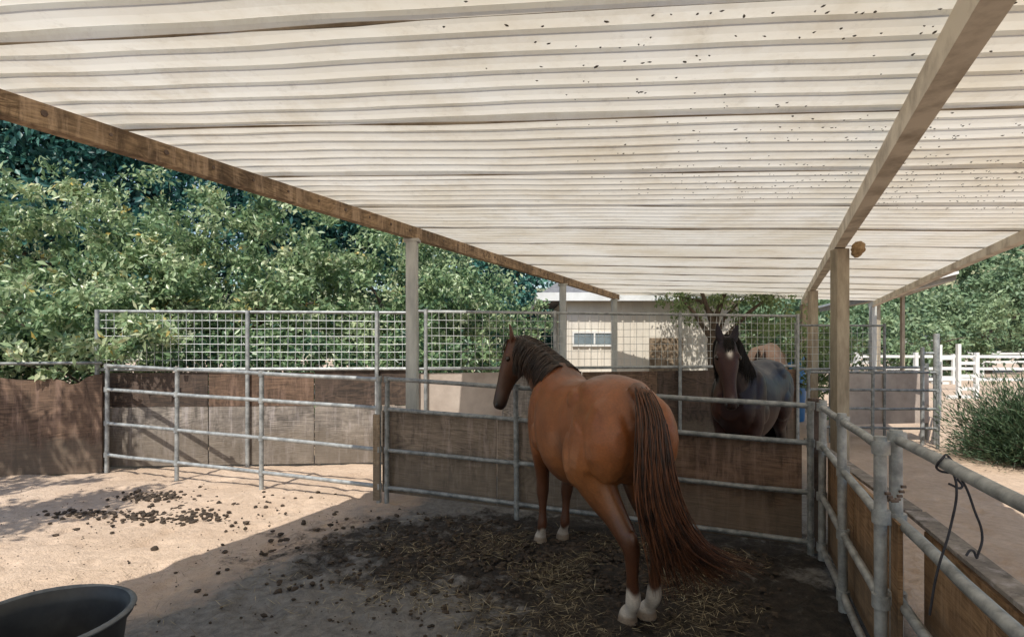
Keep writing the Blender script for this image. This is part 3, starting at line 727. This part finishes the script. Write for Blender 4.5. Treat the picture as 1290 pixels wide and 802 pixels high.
def horse(name,loc,ang,neck,poll,hdir,hdor,hind,front,coat,tail=None,scale=1.0,seed=1,mane_side=(1,-1)):
    rnd=random.Random(seed)
    g=group(name,loc,ang); g.scale=(scale,)*3
    mb=MB()
    T=[(-.225,1.20,1.04,.07),(-.18,1.30,.93,.17),(-.08,1.385,.84,.232),(.06,1.425,.80,.258),(.22,1.435,.78,.266),(.38,1.42,.73,.255),(.55,1.385,.67,.250),(.75,1.365,.61,.280),(.95,1.375,.585,.285),(1.12,1.43,.60,.262),(1.25,1.48,.63,.232),(1.38,1.44,.68,.215),(1.5,1.31,.75,.19),(1.61,1.17,.86,.13)]
    rings=[]
    for a in interp_rings(T,4):
        s,zt,zb,w=a; c=(s,0,lerp(zb,zt,.52)); rings.append((c,(0,1,0),(0,0,1),w,zt-c[2],c[2]-zb))
    mb.add(*loft(rings,28))
    for sg in(1,-1):
        ellipsoid(mb,(-.04,.135*sg,1.08),(.20,.135,.25))
        ellipsoid(mb,(.25,.20*sg,.93),(.17,.10,.20))
        ellipsoid(mb,(.30,.195*sg,1.27),(.13,.06,.08))
        ellipsoid(mb,(1.30,.170*sg,1.08),(.15,.09,.27),Matrix.Rotation(math.radians(-22),3,'Y'))
        ellipsoid(mb,(1.20,.190*sg,.92),(.14,.075,.13))
        ellipsoid(mb,(1.46,.11*sg,.98),(.15,.10,.17))
        ellipsoid(mb,(.20,.11*sg,1.31),(.2,.11,.10))
    for k,sg in enumerate((1,-1)):
        hx,hy=hind[k]
        def L(t,y0): return lerp(hy,y0,t)
        legloft(mb,[(.09,.15*sg,1.12,.135,.23),(.17,.165*sg,.90,.125,.195),(.11,L(.80,.15*sg),.75,.096,.145),(.0+hx*.4,L(.55,.14*sg),.63,.066,.092),(-.115+hx*.8,L(.40,.12*sg),.515,.052,.072),(-.115+hx,L(.28,.12*sg),.42,.040,.050),(-.09+hx,L(.18,.12*sg),.30,.034,.039),(-.065+hx,L(.06,.12*sg),.175,.043,.050),(-.015+hx,hy,.10,.036,.040),(.02+hx,hy,.06,.049,.053),(.035+hx,hy,.0,.062,.068)])
        ellipsoid(mb,(-.17+hx*.8,L(.42,.12*sg),.545),(.034,.028,.055))
        fx,fy=front[k]
        def L2(t,y0): return lerp(fy,y0,t)
        legloft(mb,[(1.36,.15*sg,1.02,.10,.16),(1.31,.16*sg,.84,.088,.125),(1.33,L2(.8,.15*sg),.70,.070,.092),(1.36+fx*.5,L2(.5,.13*sg),.54,.053,.060),(1.375+fx*.8,L2(.3,.12*sg),.43,.051,.056),(1.37+fx,L2(.2,.12*sg),.34,.035,.040),(1.37+fx,L2(.1,.12*sg),.25,.032,.037),(1.375+fx,fy,.165,.041,.046),(1.40+fx,fy,.10,.034,.038),(1.425+fx,fy,.055,.047,.052),(1.44+fx,fy,0,.060,.065)])
    keys=[(*p,*d,w,hu,hd) for p,d,w,hu,hd in neck]
    rings=[];R=interp_rings(keys,5)
    for k,a in enumerate(R):
        p=Vector(a[:3]); q=(Vector(R[min(k+1,len(R)-1)][:3])-Vector(R[max(k-1,0)][:3])).normalized(); d=Vector(a[3:6]); d=(d-q*d.dot(q)).normalized(); l=q.cross(d)
        rings.append((p,l,d,a[6],a[7],a[8]))
    mb.add(*loft(rings,22))
    neckR=rings
    poll=Vector(poll); hd=Vector(hdir).normalized(); dor=Vector(hdor); dor=(dor-hd*dor.dot(hd)).normalized(); lat=hd.cross(dor)
    H=[(-.05,.06,.06,.07),(.0,.082,.085,.10),(.08,.098,.088,.145),(.15,.102,.085,.165),(.23,.088,.080,.148),(.32,.064,.072,.102),(.42,.052,.062,.078),(.50,.056,.058,.074),(.56,.054,.050,.070),(.60,.036,.028,.045)]
    rings=[]
    for a in interp_rings(H,3): rings.append((poll+hd*a[0],lat,dor,a[1],a[2],a[3]))
    mb.add(*loft(rings,22))
    for sg in(1,-1):
        c=poll+hd*.13+lat*.078*sg+dor*.038; V,F=loft([(c+hd*(-.04+.01*k),lat,dor,.028*math.sin(math.pi*(k+.5)/9),.03*math.sin(math.pi*(k+.5)/9),.03*math.sin(math.pi*(k+.5)/9)) for k in range(9)],10); mb.add(V,F)
        b=poll+lat*.052*sg+dor*.045-hd*.0; ax=(-hd*.85+dor*.35+lat*.22*sg).normalized(); fw=(dor-ax*dor.dot(ax)).normalized(); sd=ax.cross(fw)
        er=[(0,.026,.02),(.04,.040,.023),(.08,.039,.020),(.12,.030,.016),(.16,.015,.012),(.185,.007,.007)]
        mb.add(*loft([(b+ax*(t-.01)-fw*(.01*math.sin(t*18)),sd,fw,w,h,h) for t,w,h in er],10))
    if tail:
        ty=tail[0][1][1]
        dk=[(-.12,0,1.36,.055),(-.21,0,1.34,.05),(-.27,ty*.5,1.24,.045),(-.285,ty,1.08,.035),(-.28,ty,.95,.02)]
        mb.path([d[:3] for d in dk],[d[3] for d in dk],10)
    tmp=mb.obj('tmp',M['dark'],None)
    r=tmp.modifiers.new('r','REMESH'); r.mode='VOXEL'; r.voxel_size=.0115; r.use_smooth_shade=True
    s=tmp.modifiers.new('s','SMOOTH'); s.factor=.5; s.iterations=5
    dg=bpy.context.evaluated_depsgraph_get(); dg.update()
    me=bpy.data.meshes.new_from_object(tmp.evaluated_get(dg)); bpy.data.objects.remove(tmp)
    n=len(me.vertices); co=np.empty(n*3); me.vertices.foreach_get('co',co); co=co.reshape(-1,3)
    hl=np.array([(co-np.array(poll))@np.array(hd),(co-np.array(poll))@np.array(lat),(co-np.array(poll))@np.array(dor)]).T
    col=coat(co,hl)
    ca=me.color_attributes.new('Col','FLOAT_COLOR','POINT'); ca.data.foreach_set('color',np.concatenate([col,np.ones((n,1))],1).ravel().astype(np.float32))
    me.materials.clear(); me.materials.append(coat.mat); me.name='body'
    me.polygons.foreach_set('use_smooth',[True]*len(me.polygons))
    body=link(bpy.data.objects.new('body',me),g)
    mb=MB()
    for sg in(1,-1):
        c=poll+hd*.145+lat*.094*sg+dor*.033
        mb.add(*loft([(c+hd*(.024*-math.cos(math.pi*(k+.5)/8)),lat,dor,.021*math.sin(math.pi*(k+.5)/8),.021*math.sin(math.pi*(k+.5)/8),.021*math.sin(math.pi*(k+.5)/8)) for k in range(8)],10))
    mb.obj('eyes',coat.eye,g,True)
    mb=MB()
    for sg in(1,-1):
        c=poll+hd*.56+lat*.045*sg+dor*.014
        mb.add(*loft([(c+hd*(.02*-math.cos(math.pi*(k+.5)/6)),lat,dor,.012*math.sin(math.pi*(k+.5)/6),.014*math.sin(math.pi*(k+.5)/6),.014*math.sin(math.pi*(k+.5)/6)) for k in range(6)],8))
    mb.obj('nostrils',M['rubber'],g,True)
    strands=[]
    for i in range(1500):
        t=rnd.random(); k=t*(len(neckR)-1)*.90+ (len(neckR)-1)*.10; a=int(k); f=k-a; a2=min(a+1,len(neckR)-1)
        p=Vector(neckR[a][0]).lerp(Vector(neckR[a2][0]),f); l=Vector(neckR[a][1]); d=Vector(neckR[a][2]); w=lerp(neckR[a][3],neckR[a2][3],f); hu=lerp(neckR[a][4],neckR[a2][4],f)
        sg=rnd.choice(mane_side); Ln=rnd.uniform(.16,.42); st=[]
        along=Vector((rnd.uniform(-.05,.03),0,0)); lift=rnd.uniform(.004,.030)
        for j in range(8):
            q=j/7; th=q*Ln/max(hu,.05)*.9; th=min(th,1.75)
            off=d*(math.cos(th)*(hu+.006+lift*math.sin(q*3)))+l*sg*(math.sin(th)*(w+.010+lift))
            ext=max(0,q*Ln-hu*1.6)
            st.append(p+off-Vector((0,0,ext*.8))+along*q)
        strands.append(st)
    for i in range(80):
        b=poll+lat*rnd.uniform(-.035,.035)+dor*.08-hd*.02; Ln=rnd.uniform(.06,.15); x=rnd.uniform(-.03,.03)
        strands.append([b+hd*(Ln*q)+dor*(.02*math.sin(q*2.6))+lat*x*q for q in(0,.25,.5,.75,1)])
    hair('mane',strands,coat.mane,g,.0040)
    if tail:
        strands=[]
        A,B=tail
        for i in range(1000):
            w=rnd.random(); P=[np.array(A[k],float)*(1-w)+np.array(B[k],float)*w for k in range(len(A))]
            st0=rnd.random()*.30; ro=rnd.uniform(0,6.28); rr=rnd.random()**.5
            pts=cr_path(P,14); out=[]; Lk=rnd.uniform(.62,1.06); ph=rnd.uniform(0,6)
            for j in range(14):
                q=st0+(1-st0)*(j/13)*Lk; q=min(q,1); f=q*13; a=min(int(f),12); pp=pts[a]*(1-(f-a))+pts[a+1]*(f-a)
                env=.036+.058*math.sin(min(q*1.5,1)*1.57)+.02*q
                off=np.array([math.cos(ro)*rr*env*.8,math.sin(ro)*rr*env,math.sin(q*9+ph)*.008]); off[1]+=math.sin(q*7+ph)*.014
                out.append(pp+off)
            strands.append(out)
        h=len(strands)//2
        hair('tail',strands[:h],coat.tail,g,.0028); hair('tail_dark_hair',strands[h:],coat.tail2,g,.0028)
    return g
eye=simple('eye',(.01,.006,.004),(.02,.012,.008),5,.08)
def mixv(a,b,t): return a*(1-t[:,None])+np.array(b)[None,:]*t[:,None]
def coat1(co,hl):
    n=len(co); c=np.tile(np.array([.25,.082,.025]),(n,1)); z=co[:,2]; s=co[:,0]
    c=mixv(c,(.34,.145,.052),smooth01(z,1.1,.8)*smooth01(s,1.5,.3)*.5)
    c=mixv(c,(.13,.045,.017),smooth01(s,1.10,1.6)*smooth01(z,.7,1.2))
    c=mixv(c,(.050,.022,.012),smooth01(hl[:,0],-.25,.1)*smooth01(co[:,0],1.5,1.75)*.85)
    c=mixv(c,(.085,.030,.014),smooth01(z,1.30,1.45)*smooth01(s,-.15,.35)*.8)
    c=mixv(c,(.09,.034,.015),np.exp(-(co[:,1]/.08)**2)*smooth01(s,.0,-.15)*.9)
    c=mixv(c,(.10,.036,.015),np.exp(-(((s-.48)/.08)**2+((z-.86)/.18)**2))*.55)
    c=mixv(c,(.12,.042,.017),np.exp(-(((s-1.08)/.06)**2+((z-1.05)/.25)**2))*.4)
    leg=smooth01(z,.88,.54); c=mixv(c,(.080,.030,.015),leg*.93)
    hind=s<.7
    wob=np.sin(co[:,1]*60+s*40)*.015
    c=mixv(c,(.62,.56,.50),np.where(hind,smooth01(z+wob,.25,.21),smooth01(z+wob,.14,.11)*.85))
    c=mixv(c,(.28,.22,.17),smooth01(z,.06,.045))
    m=(smooth01(hl[:,0],.42,.56))*(np.abs(hl[:,1])<.12); c=mixv(c,(.03,.018,.014),m*(co[:,0]>1.5))
    return c
coat1.mat=coatmat('chestnut_coat',.36,.5); coat1.eye=eye; coat1.mane=hairmat('mane_dark',(.012,.008,.006),(.048,.027,.018)); coat1.tail=hairmat('tail_red',(.085,.032,.015),(.18,.068,.03)); coat1.tail2=hairmat('tail_brown',(.018,.010,.007),(.065,.027,.015))
def coat2(co,hl):
    n=len(co); c=np.tile(np.array([.020,.011,.010]),(n,1)); z=co[:,2]
    c=mixv(c,(.024,.034,.060),smooth01(z,.85,1.15)*smooth01(co[:,0],1.35,1.05)*.8)  # blue sky sheen on back and flank, painted into the base colour
    c=mixv(c,(.05,.02,.012),smooth01(z,1.1,.8)*.6); c=mixv(c,(.010,.008,.007),smooth01(z,.7,.45))
    face=(np.abs(hl[:,1])<.11)&(hl[:,0]>-.02)&(hl[:,0]<.62)&(co[:,0]>1.5)
    c=mixv(c,(.075,.028,.014),face*smooth01(hl[:,0],.0,.2)*.6)
    star=np.exp(-((hl[:,1]/.020)**2+((hl[:,0]-.12)/.035)**2))*(hl[:,2]>.03); c=mixv(c,(.75,.70,.64),np.clip(star*1.6,0,1))
    snip=np.exp(-((hl[:,1]/.018)**2+((hl[:,0]-.53)/.03)**2))*(hl[:,2]>.02); c=mixv(c,(.3,.25,.22),np.clip(snip,0,1)*.5)
    c=mixv(c,(.015,.011,.010),smooth01(hl[:,0],.46,.58)*face*.7)
    return c
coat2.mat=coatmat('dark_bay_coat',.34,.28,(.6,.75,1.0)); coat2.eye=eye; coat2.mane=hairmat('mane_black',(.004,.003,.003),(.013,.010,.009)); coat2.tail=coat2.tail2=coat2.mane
coat2.mane.node_tree.nodes['Principled BSDF'].inputs['Specular IOR Level'].default_value=.15
def coat3(co,hl):
    n=len(co); c=np.tile(np.array([.42,.28,.22]),(n,1)); c=mixv(c,(.12,.07,.05),smooth01(co[:,2],.7,.45)); return c
coat3.mat=coatmat('roan_coat',.5); coat3.eye=eye; coat3.mane=coat1.mane; coat3.tail=coat3.tail2=coat1.tail2
ang=math.atan2(.977,-.21)
P1=(1.80,.25,1.63)
neck1=[((1.18,0,1.16),(-.35,0,.93),.18,.27,.26),((1.40,.02,1.26),(-.45,.0,.9),.155,.24,.26),((1.58,.08,1.39),(-.45,.05,.9),.122,.21,.21),((1.72,.15,1.50),(-.35,.15,.9),.098,.175,.165),((1.80,.21,1.57),(-.1,.3,.9),.084,.13,.13),((1.82,.27,1.59),(.05,.6,.75),.07,.09,.10)]
horse('chestnut_horse',(.66,3.2,0),ang,neck1,P1,(.05,.17,-.60),(.21,.977,.25),[(0.0,-.02),(.03,-.155)],[(-.01,.13),(.02,-.07)],coat1,
 tail=([(-.20,0,1.38),(-.305,.005,1.24),(-.33,.0,1.0),(-.31,-.02,.78),(-.29,-.08,.50),(-.25,-.13,.24)],
       [(-.20,0,1.38),(-.31,-.005,1.24),(-.33,-.02,1.0),(-.32,-.09,.76),(-.31,-.28,.53),(-.30,-.64,.38)]),seed=3)
ang2=math.atan2(-.80,-.60)
def to_local(w,loc,a):
    dx,dy=w[0]-loc[0],w[1]-loc[1]; return (dx*math.cos(a)+dy*math.sin(a),-dx*math.sin(a)+dy*math.cos(a),w[2])
loc2=(3.10,6.72,0)
def dirl(v,a): return (v[0]*math.cos(a)+v[1]*math.sin(a),-v[0]*math.sin(a)+v[1]*math.cos(a),v[2])
p2=to_local((1.95,5.05,1.60),loc2,ang2)
neck2=[((1.18,0,1.12),(-.4,0,.9),.175,.26,.26),((1.42,p2[1]*.1,1.22),(-.5,0,.85),.15,.23,.24),((1.62,p2[1]*.35,1.36),(-.55,0,.85),.115,.185,.18),((1.83,p2[1]*.7,1.50),(-.5,0,.85),.09,.14,.14),((p2[0]-.05,p2[1]*.95,1.585),(-.2,0,.95),.075,.10,.11)]
horse('dark_bay_horse',loc2,ang2,neck2,p2,dirl((-.03,-.22,-.56),ang2),dirl((-.06,-1,.3),ang2),[(0,.11),(.06,-.11)],[(0,.11),(.05,-.12)],coat2,
 tail=([(-.20,0,1.37),(-.27,0,1.22),(-.28,0,1.0),(-.27,0,.78),(-.25,0,.52),(-.22,0,.3)],[(-.20,0,1.37),(-.28,.02,1.22),(-.29,.03,1.0),(-.28,.04,.78),(-.26,.05,.52),(-.23,.06,.35)]),seed=5,scale=1.02)
neck3=[((1.20,0,1.16),(-.35,0,.93),.17,.24,.26),((1.45,0,1.2),(-.45,.0,.9),.14,.21,.24),((1.65,0,1.15),(-.3,.0,.9),.11,.18,.19),((1.85,0,1.05),(-.2,0,.9),.085,.13,.14)]
horse('roan_horse',(4.38,9.7,0),math.radians(60),neck3,(1.92,0,1.0),(.35,0,-.85),(.85,0,.4),[(0,.11),(.05,-.11)],[(0,.11),(.05,-.12)],coat3,
 tail=([(-.20,0,1.37),(-.27,0,1.22),(-.28,0,1.0),(-.27,0,.78),(-.25,0,.52),(-.22,0,.3)],[(-.20,0,1.37),(-.28,.02,1.22),(-.29,.03,1.0),(-.28,.04,.78),(-.26,.05,.52),(-.23,.06,.35)]),scale=1.14,seed=9)
# ------------------------------------------------------------------ light, sky, camera
el=math.radians(57); d=Vector((.33*math.cos(el),.944*math.cos(el),-math.sin(el)))
sun=bpy.data.lights.new('sun','SUN'); sun.energy=5.0; sun.angle=math.radians(.5); sun.color=(1,.95,.85)
so=bpy.data.objects.new('sun',sun); so.rotation_euler=d.to_track_quat('-Z','Y').to_euler(); so.location=(-5,-10,20); link(so)
w=bpy.data.worlds.new('World'); scene.world=w; w.use_nodes=True; nt=w.node_tree
bg=nt.nodes['Background']; sky=nt.nodes.new('ShaderNodeTexSky'); sky.sky_type='NISHITA'; sky.sun_disc=False
sky.sun_elevation=el; sky.sun_rotation=math.atan2(-.33,-.944); sky.air_density=1.2; sky.dust_density=1.2
nt.links.new(sky.outputs[0],bg.inputs[0]); bg.inputs[1].default_value=.15
cam=bpy.data.cameras.new('camera'); cam.sensor_width=36; cam.lens=700/1290*36; cam.shift_y=36/1290; cam.clip_start=.05; cam.clip_end=3000
co=bpy.data.objects.new('camera',cam); co.location=(0,0,1.6); co.rotation_euler=(math.radians(90),0,0); link(co); scene.camera=co
scene.view_settings.view_transform='Standard'; scene.view_settings.look='None'; scene.view_settings.exposure=0
